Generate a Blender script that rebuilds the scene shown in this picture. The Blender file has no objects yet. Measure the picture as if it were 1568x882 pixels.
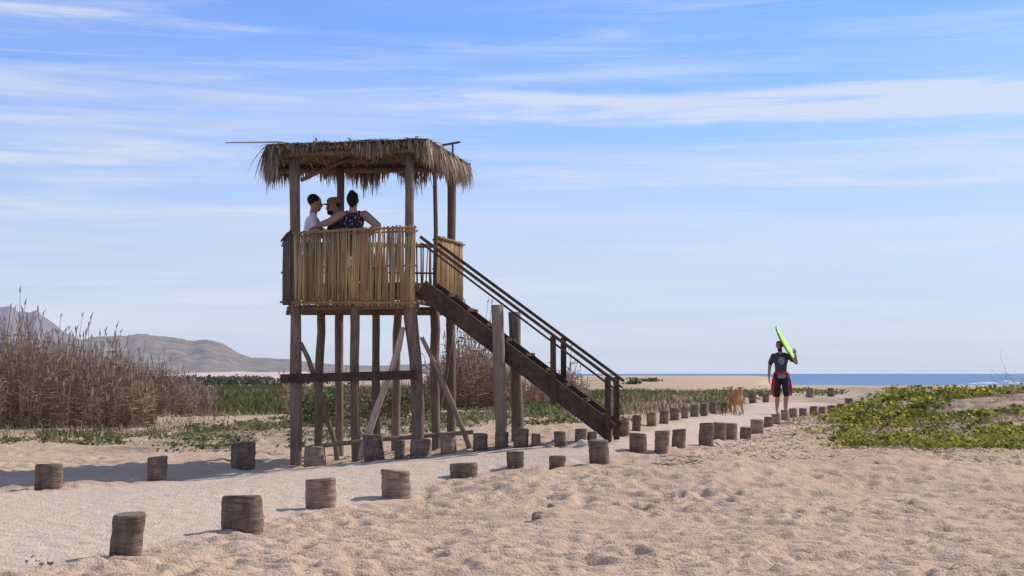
import bpy, bmesh, math, random
import numpy as np
from mathutils import Vector, Matrix
random.seed(7); rng=np.random.default_rng(11)
S=bpy.context.scene
F=2178.0; H=1.3
SUN_AZ=math.radians(60); SUN_EL=math.radians(41)
S.view_settings.view_transform='Standard'; S.view_settings.look='None'; S.view_settings.exposure=0

# ------------------------------------------------------------------ noise
def _h(ix,iy,s):
    n=(ix*374761393+iy*668265263+s*144269504)&0xffffffff
    n=((n^(n>>13))*1274126177)&0xffffffff
    return ((n^(n>>16))&0xffff)/65535.0
def vn(x,y,s=0):
    x=np.asarray(x,float);y=np.asarray(y,float)
    ix=np.floor(x).astype(np.int64);iy=np.floor(y).astype(np.int64)
    fx=x-ix;fy=y-iy;fx=fx*fx*(3-2*fx);fy=fy*fy*(3-2*fy)
    a=_h(ix,iy,s);b=_h(ix+1,iy,s);c=_h(ix,iy+1,s);d=_h(ix+1,iy+1,s)
    return (a*(1-fx)+b*fx)*(1-fy)+(c*(1-fx)+d*fx)*fy
def fbm(x,y,o=4,s=0):
    t=0;a=.5;n=0
    for i in range(o):
        t=t+a*vn(x*2**i,y*2**i,s+i*17);n+=a;a*=.5
    return t/n
def ss(a,b,x):
    t=np.clip((x-a)/(b-a),0,1);return t*t*(3-2*t)

# ------------------------------------------------------------------ site layout from image pixels (column, base row, guessed distance, width, height)
BACK=[(73,750,15.9,41,41),(240,737,17.2,30,38),(371,723,18.6,39,38),(482,717,18.85,33,34),(573,710,18.75,30,40),(612,707,18.7,16,30),(643,706,18.6,30,27),(688,703,18.5,25,30),(735,694,18.4,22,27),(767,690,18.3,22,26),(797,688,18.2,22,30),(820,683,18.2,14,22),(858,682,17.9,18,24),(888,675,17.9,18,23),(906,670,18.0,16,19),(930,667,18.6,14,22),(955,661,20,20,25),(974,657,21,14,24),(998,649,23,16,20),(1016,647,24,14,20),(1033,643,26,15,19),(1048,640,27,12,18),(1063,638,28,13,19),(1078,636,29,12,20),(1093,632,31,12,18),(1109,630,33,10,16),(1153,617,44,12,15),(1172,616,46,10,14),(1240,609,52,11,15),(1272,608,54,11,13)]
FRONT=[(190,855,10,50,65),(370,815,11.65,60,60),(490,780,13.6,50,47),(607,765,14.6,46,43),(710,737,16,44,22),(790,722,16.6,28,25),(852,722,16.4,26,19),(919,717,16.6,31,36),(978,705,17.6,28,29),(1012,703,17.8,24,34),(1038,694,18.8,22,28),(1080,687,19.6,23,36),(1101,677,21,20,28),(1120,676,21.2,18,25),(1141,674,21.6,18,20),(1160,666,23,20,22),(1176,658,25,14,18),(1189,652,27,14,16),(1202,646,29,12,14),(1215,642,31,13,14),(1229,640,32.5,12,13),(1245,638,34,12,13),(1258,636,36,11,13),(1272,635,37,12,13),(1287,634,38,12,13),(1300,631,40,12,12),(1312,627,43,11,12)]
def W(px,d): return (px-784)*d/F
def Z(py,d): return H-(py-572)*d/F
CP=[(W(p,d),d,Z(y,d)) for p,y,d,_,_ in BACK+FRONT]
CP+=[(W(p,d),d,Z(y,d)) for p,y,d in [(1195,633,34.6),(1450,690,20),(1568,700,19),(1300,660,24),(1400,640,26),(1500,610,29),(1600,600,30),(1380,607,33),(1300,612,40),(1450,596,50),(1700,596,40),(1200,700,19),(1300,640,29)]]
CP+=[(1.16,18.35,.50),(-.23,18.8,.46),(.35,18.9,.47),(-1.28,19.0,.16),(-.88,20.6,.24),(-2.54,21.1,.06),(-2.94,19.45,0),(-.1,20.6,.35),(1.2,21,.5)]
CP+=[(x,y,0) for x,y in [(-3,6),(0,6),(3,6),(6,8),(0,10),(3,10),(5,12),(-1,13),(1.5,13.5),(4,14.5),(7,14.5),(0,1),(-6,2),(8,2),(-8,12),(-12,22),(-9,30),(-5,26),(-8,45),(-20,45),(-14,34),(-7,19),(-6,21),(-4.5,22)]]
CP+=[(-3,33,.1),(-1,42,.2),(3,45,.3),(5,70,.3),(-20,90,.1),(-40,150,.1),(0,150,.2),(30,90,.45),(60,100,.4),(0,400,.3),(-200,400,.3),(30,20,.4),(30,35,.9),(60,50,.8)]
CP=np.array(CP)
def zbase(x,y):
    x=np.asarray(x,float);y=np.asarray(y,float)
    e=(.55+.02*np.abs(y))**2
    sw=np.zeros_like(x);sz=np.zeros_like(x)
    for cx,cy,cz in CP:
        w=1/((x-cx)**2+(y-cy)**2+e)**2
        sw+=w;sz+=w*cz
    z=sz/sw
    z=z+(fbm(x/14,y/14,3,5)-.5)*.35*ss(38,90,y)
    b=x/np.maximum(y,1)
    m=ss(.17,.22,b)*ss(105,150,y)
    m=np.maximum(m,ss(.0,.05,b)*ss(600,900,y))
    return z*(1-m)-4*m
poly_back=[(W(-700,14),14),(W(-250,15),15)]+[(W(p,d),d) for p,y,d,_,_ in BACK]+[(W(1300,70),70)]
poly_front=[(W(-900,6.5),6.5),(W(-150,8.5),8.5)]+[(W(p,d),d) for p,y,d,_,_ in FRONT]+[(W(1330,70),70)]
PP=np.array(poly_back+poly_front[::-1])
def pathmask(x,y):
    x=np.asarray(x,float);y=np.asarray(y,float)
    ins=np.zeros(x.shape,bool);dm=np.full(x.shape,1e9)
    n=len(PP)
    for i in range(n):
        x0,y0=PP[i];x1,y1=PP[(i+1)%n]
        c=((y0>y)!=(y1>y))
        if y1!=y0:
            ins^=c&(x<(x1-x0)*(y-y0)/(y1-y0)+x0)
        L=(x1-x0)**2+(y1-y0)**2
        t=np.clip(((x-x0)*(x1-x0)+(y-y0)*(y1-y0))/L,0,1)
        dm=np.minimum(dm,np.hypot(x-x0-t*(x1-x0),y-y0-t*(y1-y0)))
    sd=np.where(ins,dm,-dm)+(fbm(x*1.3,y*1.3,3,9)-.5)*.7
    return ss(-.15,.35,sd)
def micro(x,y,pm):
    far=1-ss(30,90,y)
    a=(fbm(x*1.1,y*1.1,4,21)-.5)*.06+(fbm(x*3.4,y*5.5,4,31)-.5)*.095
    b=(fbm(x*1.5,y*1.5,3,41)-.5)*.03+(fbm(x*5,y*8,3,44)-.5)*.022
    return (a*(1-pm)+b*pm)*far
def zfull(x,y):
    x=np.atleast_1d(np.asarray(x,float));y=np.atleast_1d(np.asarray(y,float))
    return zbase(x,y)+micro(x,y,pathmask(x,y))
def gz(x,y): return float(zfull(x,y)[0])

# ------------------------------------------------------------------ material helpers
def newmat(name):
    m=bpy.data.materials.new(name);m.use_nodes=True
    nt=m.node_tree;b=nt.nodes['Principled BSDF'];b.inputs['Specular IOR Level'].default_value=.2
    return m,nt,b
def N(nt,t,**k):
    n=nt.nodes.new(t)
    for a,v in k.items():
        setattr(n,a,v)
    return n
def mixc(nt,fac,c1,c2,mode='MIX'):
    n=nt.nodes.new('ShaderNodeMix');n.data_type='RGBA';n.blend_type=mode
    for s,v in ((n.inputs[0],fac),(n.inputs[6],c1),(n.inputs[7],c2)):
        if isinstance(v,bpy.types.NodeSocket): nt.links.new(v,s)
        elif isinstance(v,(int,float)): s.default_value=v
        else: s.default_value=(*v,1)
    return n.outputs[2]
def noise(nt,scale,detail=4,rough=.6,vec=None,mapscale=None,dist=0,coord='Object'):
    n=N(nt,'ShaderNodeTexNoise');n.inputs['Scale'].default_value=scale;n.inputs['Detail'].default_value=detail;n.inputs['Roughness'].default_value=rough;n.inputs['Distortion'].default_value=dist
    if vec is None:
        vec=N(nt,'ShaderNodeTexCoord').outputs[coord]
    if mapscale:
        mp=N(nt,'ShaderNodeMapping');mp.inputs['Scale'].default_value=mapscale;nt.links.new(vec,mp.inputs[0]);vec=mp.outputs[0]
    nt.links.new(vec,n.inputs['Vector']);return n.outputs['Fac']
def ramp(nt,src,a,b):
    n=N(nt,'ShaderNodeMapRange');n.inputs[1].default_value=a;n.inputs[2].default_value=b;nt.links.new(src,n.inputs[0]);return n.outputs[0]
def attr(nt,name):
    n=N(nt,'ShaderNodeAttribute');n.attribute_name=name;return n.outputs['Fac']
def bump(nt,b,h,strength,dist):
    n=N(nt,'ShaderNodeBump');n.inputs['Strength'].default_value=strength;n.inputs['Distance'].default_value=dist;nt.links.new(h,n.inputs['Height']);nt.links.new(n.outputs[0],b.inputs['Normal'])
def wood(name,c1,c2,ms=(14,14,2),rough=.85,rings=False,transl=0):
    m,nt,b=newmat(name)
    f=ramp(nt,noise(nt,2.2,5,.65,mapscale=ms,dist=.4),.3,.7)
    c=mixc(nt,f,c1,c2)
    g=ramp(nt,noise(nt,1.5,3,.6),.35,.65)
    c=mixc(nt,g,c,mixc(nt,.35,c,tuple(v*.55 for v in c1)))
    r=attr(nt,'rnd')
    c=mixc(nt,ramp(nt,r,0,1),mixc(nt,.45,c,(0.0,0.0,0.0)),c)
    c=mixc(nt,ramp(nt,r,.75,1.3),c,tuple(min(1,v*1.5) for v in c2))
    nt.links.new(c,b.inputs['Base Color']);b.inputs['Roughness'].default_value=rough
    if rings:
        h=noise(nt,3,4,.6,mapscale=(2,2,14))
        c3=mixc(nt,ramp(nt,h,.40,.55),mixc(nt,.4,c,(0,0,0)),c);nt.links.new(c3,b.inputs['Base Color'])
        bump(nt,b,h,.9,.02)
    else: bump(nt,b,f,.6,.01)
    if transl:
        t=N(nt,'ShaderNodeBsdfTranslucent');nt.links.new(c,t.inputs[0]);mx=N(nt,'ShaderNodeMixShader');mx.inputs[0].default_value=transl
        nt.links.new(b.outputs[0],mx.inputs[1]);nt.links.new(t.outputs[0],mx.inputs[2]);nt.links.new(mx.outputs[0],nt.nodes['Material Output'].inputs[0])
    return m
def plain(name,c,rough=.8,var=.25,sc=20,transl=0):
    m,nt,b=newmat(name)
    f=ramp(nt,noise(nt,sc,4),.3,.7)
    col=mixc(nt,f,tuple(v*(1-var) for v in c),tuple(min(1,v*(1+var)) for v in c))
    nt.links.new(col,b.inputs['Base Color']);b.inputs['Roughness'].default_value=rough
    return m
def foliage(name,ca,cb,cc,transl=.3):
    m,nt,b=newmat(name);r=attr(nt,'rnd')
    cr=N(nt,'ShaderNodeValToRGB');nt.links.new(r,cr.inputs[0])
    cr.color_ramp.elements[0].color=(*ca,1);cr.color_ramp.elements[1].color=(*cc,1)
    e=cr.color_ramp.elements.new(.5);e.color=(*cb,1)
    nt.links.new(cr.outputs[0],b.inputs['Base Color']);b.inputs['Roughness'].default_value=.7
    t=N(nt,'ShaderNodeBsdfTranslucent');nt.links.new(cr.outputs[0],t.inputs[0]);mx=N(nt,'ShaderNodeMixShader');mx.inputs[0].default_value=transl
    nt.links.new(b.outputs[0],mx.inputs[1]);nt.links.new(t.outputs[0],mx.inputs[2]);nt.links.new(mx.outputs[0],nt.nodes['Material Output'].inputs[0])
    return m

# ------------------------------------------------------------------ mesh builder
def link(o,parent=None):
    S.collection.objects.link(o)
    if parent:
        o.parent=parent;o.matrix_parent_inverse=Matrix.Translation(-Vector(parent.location))
    return o
def empty(name,loc):
    o=bpy.data.objects.new(name,None);o.location=loc;o.empty_display_size=.3;S.collection.objects.link(o);return o
class MB:
    def __init__(s): s.v=[];s.f=[];s.m=[];s.r=[]
    def add(s,vs,fs,mat=0,rnd=.5):
        o=len(s.v);s.v+=[tuple(v) for v in vs];s.r+=[rnd]*len(vs)
        for f in fs: s.f.append([i+o for i in f]);s.m.append(mat)
    def tube(s,pts,rad,n=8,mat=0,rnd=.5,jit=0,capmat=None,rings=1):
        pts=[Vector(p) for p in pts]
        if not hasattr(rad,'__len__'): rad=[rad]*len(pts)
        P=[];R=[]
        for i in range(len(pts)-1):
            for k in range(rings):
                t=k/rings;P.append(pts[i].lerp(pts[i+1],t));R.append(rad[i]*(1-t)+rad[i+1]*t)
        P.append(pts[-1]);R.append(rad[-1])
        ph=[random.uniform(-1,1)*jit for _ in range(n)]
        vs=[];fs=[]
        for i,p in enumerate(P):
            t=(P[min(i+1,len(P)-1)]-P[max(i-1,0)]).normalized()
            ref=Vector((1,0,0)) if abs(t.z)>.7 else Vector((0,0,1))
            a=t.cross(ref).normalized();b=t.cross(a).normalized()
            for k in range(n):
                an=2*math.pi*k/n;r=R[i]*(1+ph[k]+random.uniform(-1,1)*jit*.5)
                vs.append(p+a*math.cos(an)*r+b*math.sin(an)*r)
        for i in range(len(P)-1):
            for k in range(n):
                fs.append([i*n+k,i*n+(k+1)%n,(i+1)*n+(k+1)%n,(i+1)*n+k])
        s.add(vs,fs,mat,rnd)
        o=len(s.v)-len(vs)
        s.f.append([o+k for k in range(n)][::-1]);s.m.append(mat if capmat is None else capmat)
        s.f.append([o+(len(P)-1)*n+k for k in range(n)]);s.m.append(mat if capmat is None else capmat)
    def beam(s,p0,p1,w,h,mat=0,rnd=.5,up=(0,0,1)):
        p0=Vector(p0);p1=Vector(p1);t=(p1-p0).normalized();a=t.cross(Vector(up)).normalized()*w/2;b=a.cross(t).normalized()*h/2
        vs=[p+sx*a+sy*b for p in (p0,p1) for sx,sy in ((-1,-1),(1,-1),(1,1),(-1,1))]
        s.add(vs,[[0,1,2,3],[7,6,5,4],[0,4,5,1],[1,5,6,2],[2,6,7,3],[3,7,4,0]],mat,rnd)
    def build(s,name,mats,parent=None,smooth=False):
        me=bpy.data.meshes.new(name);me.from_pydata(s.v,[],s.f)
        for m in mats: me.materials.append(m)
        me.polygons.foreach_set('material_index',s.m)
        if smooth: me.polygons.foreach_set('use_smooth',[True]*len(s.f))
        a=me.attributes.new('rnd','FLOAT','POINT');a.data.foreach_set('value',s.r)
        me.update();o=bpy.data.objects.new(name,me)
        if len(s.f)<60000 and not getattr(s,'norecalc',False):
            bm=bmesh.new();bm.from_mesh(me);bmesh.ops.recalc_face_normals(bm,faces=bm.faces);bm.to_mesh(me);bm.free()
        return link(o,parent)
def post(mb,p0,p1,r0,r1,bend=.03,mat=0,n=10,seg=6,capmat=None,rnd=None):
    p0=Vector(p0);p1=Vector(p1);pts=[];rr=[]
    b=Vector((random.uniform(-1,1),random.uniform(-1,1),0))*bend;c=random.uniform(.3,.7)
    for i in range(seg+1):
        t=i/seg;pts.append(p0.lerp(p1,t)+b*math.sin(math.pi*t**(.5+c))+Vector((random.uniform(-1,1),random.uniform(-1,1),0))*bend*.3*(0<i<seg))
        rr.append((r0*(1-t)+r1*t)*random.uniform(.92,1.08))
    mb.tube(pts,rr,n,mat,random.uniform(.35,.85) if rnd is None else rnd,.06,capmat,2)

# ------------------------------------------------------------------ ground
def make_ground():
    ys=[-60,-30,-12,-4,0,3]
    y=5.
    while y<7000:
        ys.append(y)
        y+= y*.0030 if y<24 else (y*.007 if y<70 else (y*.03 if y<800 else y*.12))
    ys=np.array(ys)
    u=np.linspace(-1,1,460);ex=np.array([1.06,1.15,1.3,1.6,2.2,3.5,6,10.])
    u=np.concatenate([-ex[::-1],u,ex])
    hw=.40*np.maximum(ys,5)+1.5
    X=u[None,:]*hw[:,None];Y=np.repeat(ys[:,None],len(u),1)
    pm=pathmask(X,Y);z=zbase(X,Y)+micro(X,Y,pm)
    foot=np.zeros_like(z)
    for i in range(9500):
        cy=7.5+22*rng.random()**1.3;cx=rng.uniform(-.38,.38)*cy
        L=rng.uniform(.05,.13);Wd=L*rng.uniform(.35,.75);an=rng.normal(0,.9);dp=rng.uniform(.010,.038)
        if rng.random()<.14: L*=1.35;dp*=1.5
        i0,i1=np.searchsorted(ys,[cy-.45,cy+.45])
        h=.40*cy+1.5;j=np.abs(u*h-cx)<.45;jj=np.where(j)[0]
        if len(jj)==0: continue
        sl=(slice(i0,i1),slice(jj[0],jj[-1]+1))
        dx=X[sl]-cx;dy=Y[sl]-cy
        a=(dx*math.cos(an)+dy*math.sin(an))/L;b=(-dx*math.sin(an)+dy*math.cos(an))/Wd
        r2=a*a+b*b
        foot[sl]+=dp*(-np.exp(-r2)+.45*np.exp(-(np.sqrt(r2)-1.6)**2*3))
    foot=np.clip(foot,-.065,.045)
    dens=.55+.45*ss(.38,.6,fbm(X*.5,Y*.6,3,55))
    z=z+foot*(1-.82*pm)*dens
    nr,nc=X.shape
    me=bpy.data.meshes.new('ground')
    co=np.stack([X,Y,z],-1).reshape(-1,3)
    idx=np.arange(nr*nc).reshape(nr,nc)
    q=np.stack([idx[:-1,:-1],idx[:-1,1:],idx[1:,1:],idx[1:,:-1]],-1).reshape(-1,4)
    me.vertices.add(len(co));me.vertices.foreach_set('co',co.ravel().astype(np.float32))
    me.loops.add(q.size);me.loops.foreach_set('vertex_index',q.ravel().astype(np.int32))
    me.polygons.add(len(q));me.polygons.foreach_set('loop_start',np.arange(0,q.size,4,dtype=np.int32));me.polygons.foreach_set('loop_total',np.full(len(q),4,np.int32))
    me.polygons.foreach_set('use_smooth',np.ones(len(q),bool))
    me.update(calc_edges=True)
    def at(n,v):
        a=me.attributes.new(n,'FLOAT','POINT');a.data.foreach_set('value',v.ravel().astype(np.float32))
    at('path',pm)
    bb=X/np.maximum(Y,1)
    v=ss(.19,.25,bb+(fbm(X*.4,Y*.4,3,3)-.5)*.10)*ss(18.5,22,Y+(fbm(X*.5,Y*.5,3,4)-.5)*5)*(1-ss(70,110,Y))
    lit=ss(23,27,Y+(fbm(X*.3,Y*.3,3,6)-.5)*9)*(1-pm)*(1-ss(.05,.16,bb))
    lit*= .35+.65*ss(.45,.6,fbm(X*.35,Y*.12,4,8))
    at('veg',np.clip(v+lit*(1-ss(300,500,Y)),0,1))
    o=bpy.data.objects.new('ground',me);link(o)
    m,nt,b=newmat('sand')
    n1=ramp(nt,noise(nt,.9,5,.6),.3,.7);n2=ramp(nt,noise(nt,14,5,.7),.25,.75);n3=ramp(nt,noise(nt,70,2,.5),.66,.74)
    c=mixc(nt,n1,(.55,.40,.268),(.66,.49,.335))
    c=mixc(nt,ramp(nt,n2,0,1),mixc(nt,.24,c,(.28,.18,.11)),c)
    pth=mixc(nt,n2,(.58,.45,.33),(.70,.555,.42))
    c=mixc(nt,attr(nt,'path'),c,pth)
    vg=mixc(nt,n2,(.17,.125,.075),(.42,.33,.23))
    patch=ramp(nt,noise(nt,1.6,5,.7),.38,.56)
    mu=N(nt,'ShaderNodeMath');mu.operation='MULTIPLY';nt.links.new(attr(nt,'veg'),mu.inputs[0]);nt.links.new(patch,mu.inputs[1])
    c=mixc(nt,mu.outputs[0],c,vg)
    mu2=N(nt,'ShaderNodeMath');mu2.operation='MULTIPLY';mu2.inputs[1].default_value=.6;nt.links.new(n3,mu2.inputs[0])
    c=mixc(nt,mu2.outputs[0],c,(.16,.10,.06))
    nt.links.new(c,b.inputs['Base Color']);b.inputs['Roughness'].default_value=.95;b.inputs['Specular IOR Level'].default_value=.05
    ad=N(nt,'ShaderNodeMath');ad.operation='ADD';nt.links.new(noise(nt,9,4,.6),ad.inputs[0]);nt.links.new(noise(nt,45,3,.6),ad.inputs[1])
    bump(nt,b,ad.outputs[0],.7,.035)
    me.materials.append(m)
make_ground()

# sea
mb=MB();mb.add([(-9000,250,-1.2),(20000,100,-1.2),(20000,20000,-1.2),(-9000,20000,-1.2)],[[0,1,2,3]])
m,nt,b=newmat('sea_water');b.inputs['Roughness'].default_value=.4
c=mixc(nt,ramp(nt,noise(nt,.02,4,.6,mapscale=(.25,1,1)),.4,.6),(.10,.18,.29),(.14,.23,.35))
nt.links.new(c,b.inputs['Base Color'])
bump(nt,b,noise(nt,.3,4,.6,mapscale=(.3,1,1)),.7,.6)
mb.build('sea',[m])
mb=MB()
for k in range(12):
    yy=random.uniform(310,480);x=random.uniform(.315,.37)*yy;L=random.uniform(3,10)
    mb.tube([(x+i*L/5,yy+random.uniform(-.6,.6),-1.35) for i in range(6)],[.1,.3,.5,.4,.3,.1],6,0,.5,.2)
mb.build('surf_foam',[plain('foam',(.70,.74,.78),.9,.1)],None,True)

# hills
def ridge(name,prof,D,mat,depth,seed,rel=.3):
    pp=np.array(prof,float);px=np.arange(pp[0,0],pp[-1,0]+1,4.);py=np.interp(px,pp[:,0],pp[:,1])
    hh=(572-py)*D/F+H;hh+= (fbm(px/14,px*0+seed,4,seed)-.5)*hh*.10
    vs=[];fs=[];R=18
    for k in range(-4,R+1):
        for i in range(len(px)):
            t=k/R if k>=0 else -k/4*.9
            y=D-(k/R)*depth if k>=0 else D-k*depth*.12
            fo=(1-t)**1.15
            g=(fbm(px[i]/26,k/3.5,3,seed)-.5)*rel*math.sin(math.pi*min(1,max(0,t)))
            x=(px[i]-784)/F*y
            vs.append((x,y,-2+(hh[i]+2)*max(0,fo+g*(t<1))))
    n=len(px)
    for k in range(R+4):
        for i in range(n-1): fs.append([k*n+i,(k+1)*n+i,(k+1)*n+i+1,k*n+i+1])
    b=MB();b.norecalc=True;b.add(vs,fs);return b.build(name,[mat],None,True)
def hillmat(name,a,b_,haze_glow,st):
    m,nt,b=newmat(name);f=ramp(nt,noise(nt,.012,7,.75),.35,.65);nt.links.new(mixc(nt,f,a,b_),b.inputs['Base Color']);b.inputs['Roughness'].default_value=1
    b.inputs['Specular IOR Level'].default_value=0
    b.inputs['Emission Color'].default_value=(*haze_glow,1);b.inputs['Emission Strength'].default_value=st  # constant emission paints distance haze into the hill colour
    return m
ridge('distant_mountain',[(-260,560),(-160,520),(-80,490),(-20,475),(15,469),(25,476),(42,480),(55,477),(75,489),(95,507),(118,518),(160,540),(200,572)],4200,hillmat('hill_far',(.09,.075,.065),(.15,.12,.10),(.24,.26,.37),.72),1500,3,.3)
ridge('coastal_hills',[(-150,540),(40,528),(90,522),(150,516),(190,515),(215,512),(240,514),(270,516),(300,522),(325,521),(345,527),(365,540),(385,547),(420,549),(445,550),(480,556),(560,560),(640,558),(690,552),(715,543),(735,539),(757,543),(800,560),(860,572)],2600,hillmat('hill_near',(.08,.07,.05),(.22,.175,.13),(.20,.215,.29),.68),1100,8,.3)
mb=MB()
for k in range(34):
    px=random.choice([random.gauss(285,22),random.gauss(325,10),random.gauss(95,20),random.gauss(200,30)]);y=random.uniform(1900,2150)
    t=(2600-y)/1100;py=np.interp(px,[0,90,215,300,345,365,445],[530,524,514,524,527,540,550]);z=(-2+((572-py)*2600/F+H+2)*(1-t)**1.15)*.80
    w=random.uniform(5,10)
    x=(px-784)/F*y
    mb.beam((x-w/2,y,z+1),(x+w/2,y,z+1),7,random.uniform(3,5))
mb.build('hillside_village',[plain('stucco',(.7,.66,.62),.8,.15,.05)])
mb=MB();vs=[];fs=[];n=60
for k in range(6):
    for i in range(n):
        px=230+i*5.5;y=330+k*25
        t=math.sin(math.pi*i/(n-1))**.6*math.sin(math.pi*k/5)
        vs.append(((px-784)/F*y,y,-.3+t*(1.9+.8*float(vn(i/6,k/2,77)))))
for k in range(5):
    for i in range(n-1): fs.append([k*n+i,k*n+i+1,(k+1)*n+i+1,(k+1)*n+i])
mb.norecalc=True;mb.add(vs,fs);mb.build('far_sand_dune',[plain('far_sand',(.60,.49,.40),.95,.1,.1)],None,True)

# ------------------------------------------------------------------ logs
m_log=wood('log_bark',(.20,.135,.088),(.43,.31,.215),(6,6,3),.9,True)
m_cut=wood('log_cut',(.26,.19,.13),(.42,.32,.23),(9,9,9))
for (px,py,d,w,h) in BACK+FRONT:
    ppm=F/d;r=w/ppm/2*.97;hh=h/ppm;x=W(px,d);y=d+r;g=gz(x,y)
    mb=MB();tx=random.uniform(-.10,.10)*hh;ty=random.uniform(-.05,.05)
    n=20;ph=[random.uniform(-.05,.05) for _ in range(n)];vs=[];fs=[]
    levels=[-.1,.0,.12,.24,.36,.48,.6,.72,.84,.94,1.0]
    tap=random.uniform(-.08,.10);tilt=(random.uniform(-.10,.10),random.uniform(-.12,.06))
    prof=[(l,1+tap*(1-l)+random.uniform(-.03,.03)) for l in levels]+[(1.0,.9)]
    prof[-2]=(.965,prof[-2][1])
    for l,s in prof:
        for k in range(n):
            a=2*math.pi*k/n;rr=r*s*(1+ph[k]+random.uniform(-.018,.018))
            cx=rr*math.cos(a);cy=rr*math.sin(a)
            z=-.05+(hh+.05)*max(l,-.5)+(cx*tilt[0]+cy*tilt[1])*max(0,l)
            vs.append((cx+tx*l,cy+ty*l*hh,z))
    L=len(prof)
    for i in range(L-1):
        for k in range(n): fs.append([i*n+k,i*n+(k+1)%n,(i+1)*n+(k+1)%n,(i+1)*n+k])
    mb.add(vs,fs,0,random.uniform(.35,.9))
    mb.f.append([(L-1)*n+k for k in range(n)]);mb.m.append(1)
    o=mb.build('wooden_log_bollard',[m_log,m_cut]);o.location=(x,y,g)
    o.rotation_euler=(0,0,random.uniform(-.3,.3))
    for p in o.data.polygons: p.use_smooth=len(p.vertices)==4

# ------------------------------------------------------------------ tower
e1=Vector((.970,-.2425,0));e2=Vector((.2425,.970,0));FL=Vector((-2.94,19.45,0))
def T(a,b,z): p=FL+e1*a+e2*b;return Vector((p.x,p.y,z))
WID=1.706;DEP=1.67
tower=empty('wooden_watchtower',(-2,20,0))
m_post=wood('weathered_post',(.15,.10,.070),(.37,.275,.195),(12,12,1.4))
m_dark=wood('dark_plank',(.07,.045,.033),(.17,.112,.080),(5,5,5))
m_pale=wood('pale_limb',(.38,.28,.20),(.60,.48,.35),(12,12,3))
m_cane=wood('cane',(.62,.385,.18),(.86,.61,.34),(30,30,2),.6,False,.42)
mb=MB()
def P(a,b,z1,r0,r1,da=0,db=0,bend=.025,mat=0):
    p=T(a,b,0);g=gz(p.x,p.y);post(mb,(p.x,p.y,g-.3),T(a+da,b+db,z1),r0,r1,bend,mat,12)
P(0,0,4.38,.085,.075,-.07,0,.02)
P(.88,.0,2.33,.065,.062,-.05,0);
P(0,.82,2.3,.06,.055,.02,0,.05);P(.87,.84,2.3,.06,.055,-.03,0,.05);P(1.73,.84,2.3,.065,.06,-.03,0,.04)
P(0,DEP,4.35,.065,.055,-.02,0);P(.87,DEP,2.3,.06,.055,.03,0,.05)
P(WID,DEP,4.35,.065,.06,.0,0)
p=T(1.72,0,0);g=gz(p.x,p.y)
mb.tube([T(1.74,0,g-.3),T(1.74,0,.9),T(1.70,0,1.5),T(1.63,0,2.05),T(1.62,0,2.5),T(1.61,0,3.2),T(1.60,.02,4.36)],[.085,.082,.08,.09,.07,.06,.055],12,0,.6,.05,None,2)
mb.tube([T(1.80,.55,2.3),T(1.81,.55,3.3),T(1.79,.54,4.32)],[.032,.03,.028],8,0,.3,.05,None,3)
mb.build('posts',[m_post],tower,True)
mb=MB()
mb.tube([T(1.55,-.08,1.92),T(1.48,-.08,1.62),T(1.36,-.09,1.25),T(1.2,-.1,.85),T(1.05,-.12,.4),T(.98,-.12,.15)],[.035,.05,.04,.05,.055,.06],10,1,.8,.07,None,3)
mb.tube([T(1.8,-.04,1.78),T(1.98,.1,1.35),T(2.13,.2,.95),T(2.3,.35,.45),T(2.36,.4,.25)],[.03,.032,.035,.038,.04],9,0,.9,.06,None,3)
mb.tube([T(1.95,.9,1.9),T(1.85,.95,1.3),T(1.7,1.0,.6)],[.02,.022,.024],8,0,.6,.06,None,3)
mb.tube([T(.06,-.02,1.72),T(.15,.05,1.5),T(.3,.12,1.0),T(.5,.2,.3),T(.53,.22,0.0)],[.03,.034,.036,.036,.04],9,0,.7,.06,None,3)
mb.tube([T(.4,-.14,.33),T(1.2,-.10,.42),T(2.45,.2,.52)],[.028,.03,.028],8,0,.8,.06,None,3)
mb.build('braces',[m_post,m_pale],tower,True)
mb=MB();mb.beam(T(-.18,-.115,1.23),T(1.78,-.12,1.285),.05,.12,0,.35);mb.build('cross_plank',[m_dark],tower)
A=T(-.06,-.10,0);Bc=T(1.76,-.12,0);BR=Vector((-.76,21.15,0));BL=Vector((-3.40,21.10,0))
FLZ=2.52
mb=MB()
for i in range(20):
    t=i/19;a=A.lerp(BL,t);b=Bc.lerp(BR,t);mb.beam((a.x+.05,a.y+.06,FLZ-.015),(b.x-.02,b.y+.06,FLZ-.015),.09 if i<19 else .07,.03,0,random.uniform(.2,.8))
for t in (.06,.5,.94):
    a=A.lerp(BL,t);b=Bc.lerp(BR,t)
    mb.tube([(a.x+.04,a.y,FLZ-.09),(b.x,b.y,FLZ-.09)],[.05,.05],10,1,.4,.05,None,6)
for t in (.03,.5,.97):
    a=A.lerp(BL,t);b=Bc.lerp(BR,t)
    mb.tube([(a.x+.04,a.y+.03,2.20),(b.x,b.y+.03,2.20)],[.035,.04],10,1,.4,.05,None,6)
for t in (.03,.27,.5,.73,.97):
    a=A.lerp(Bc,t);b=BL.lerp(BR,t);a=a+(b-a)*.02;mb.tube([(a.x,a.y,2.26),(b.x,b.y,2.26)],[.032,.032],8,1,.4,.05,None,4)
mb.build('platform_floor',[m_dark,m_post],tower)
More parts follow.
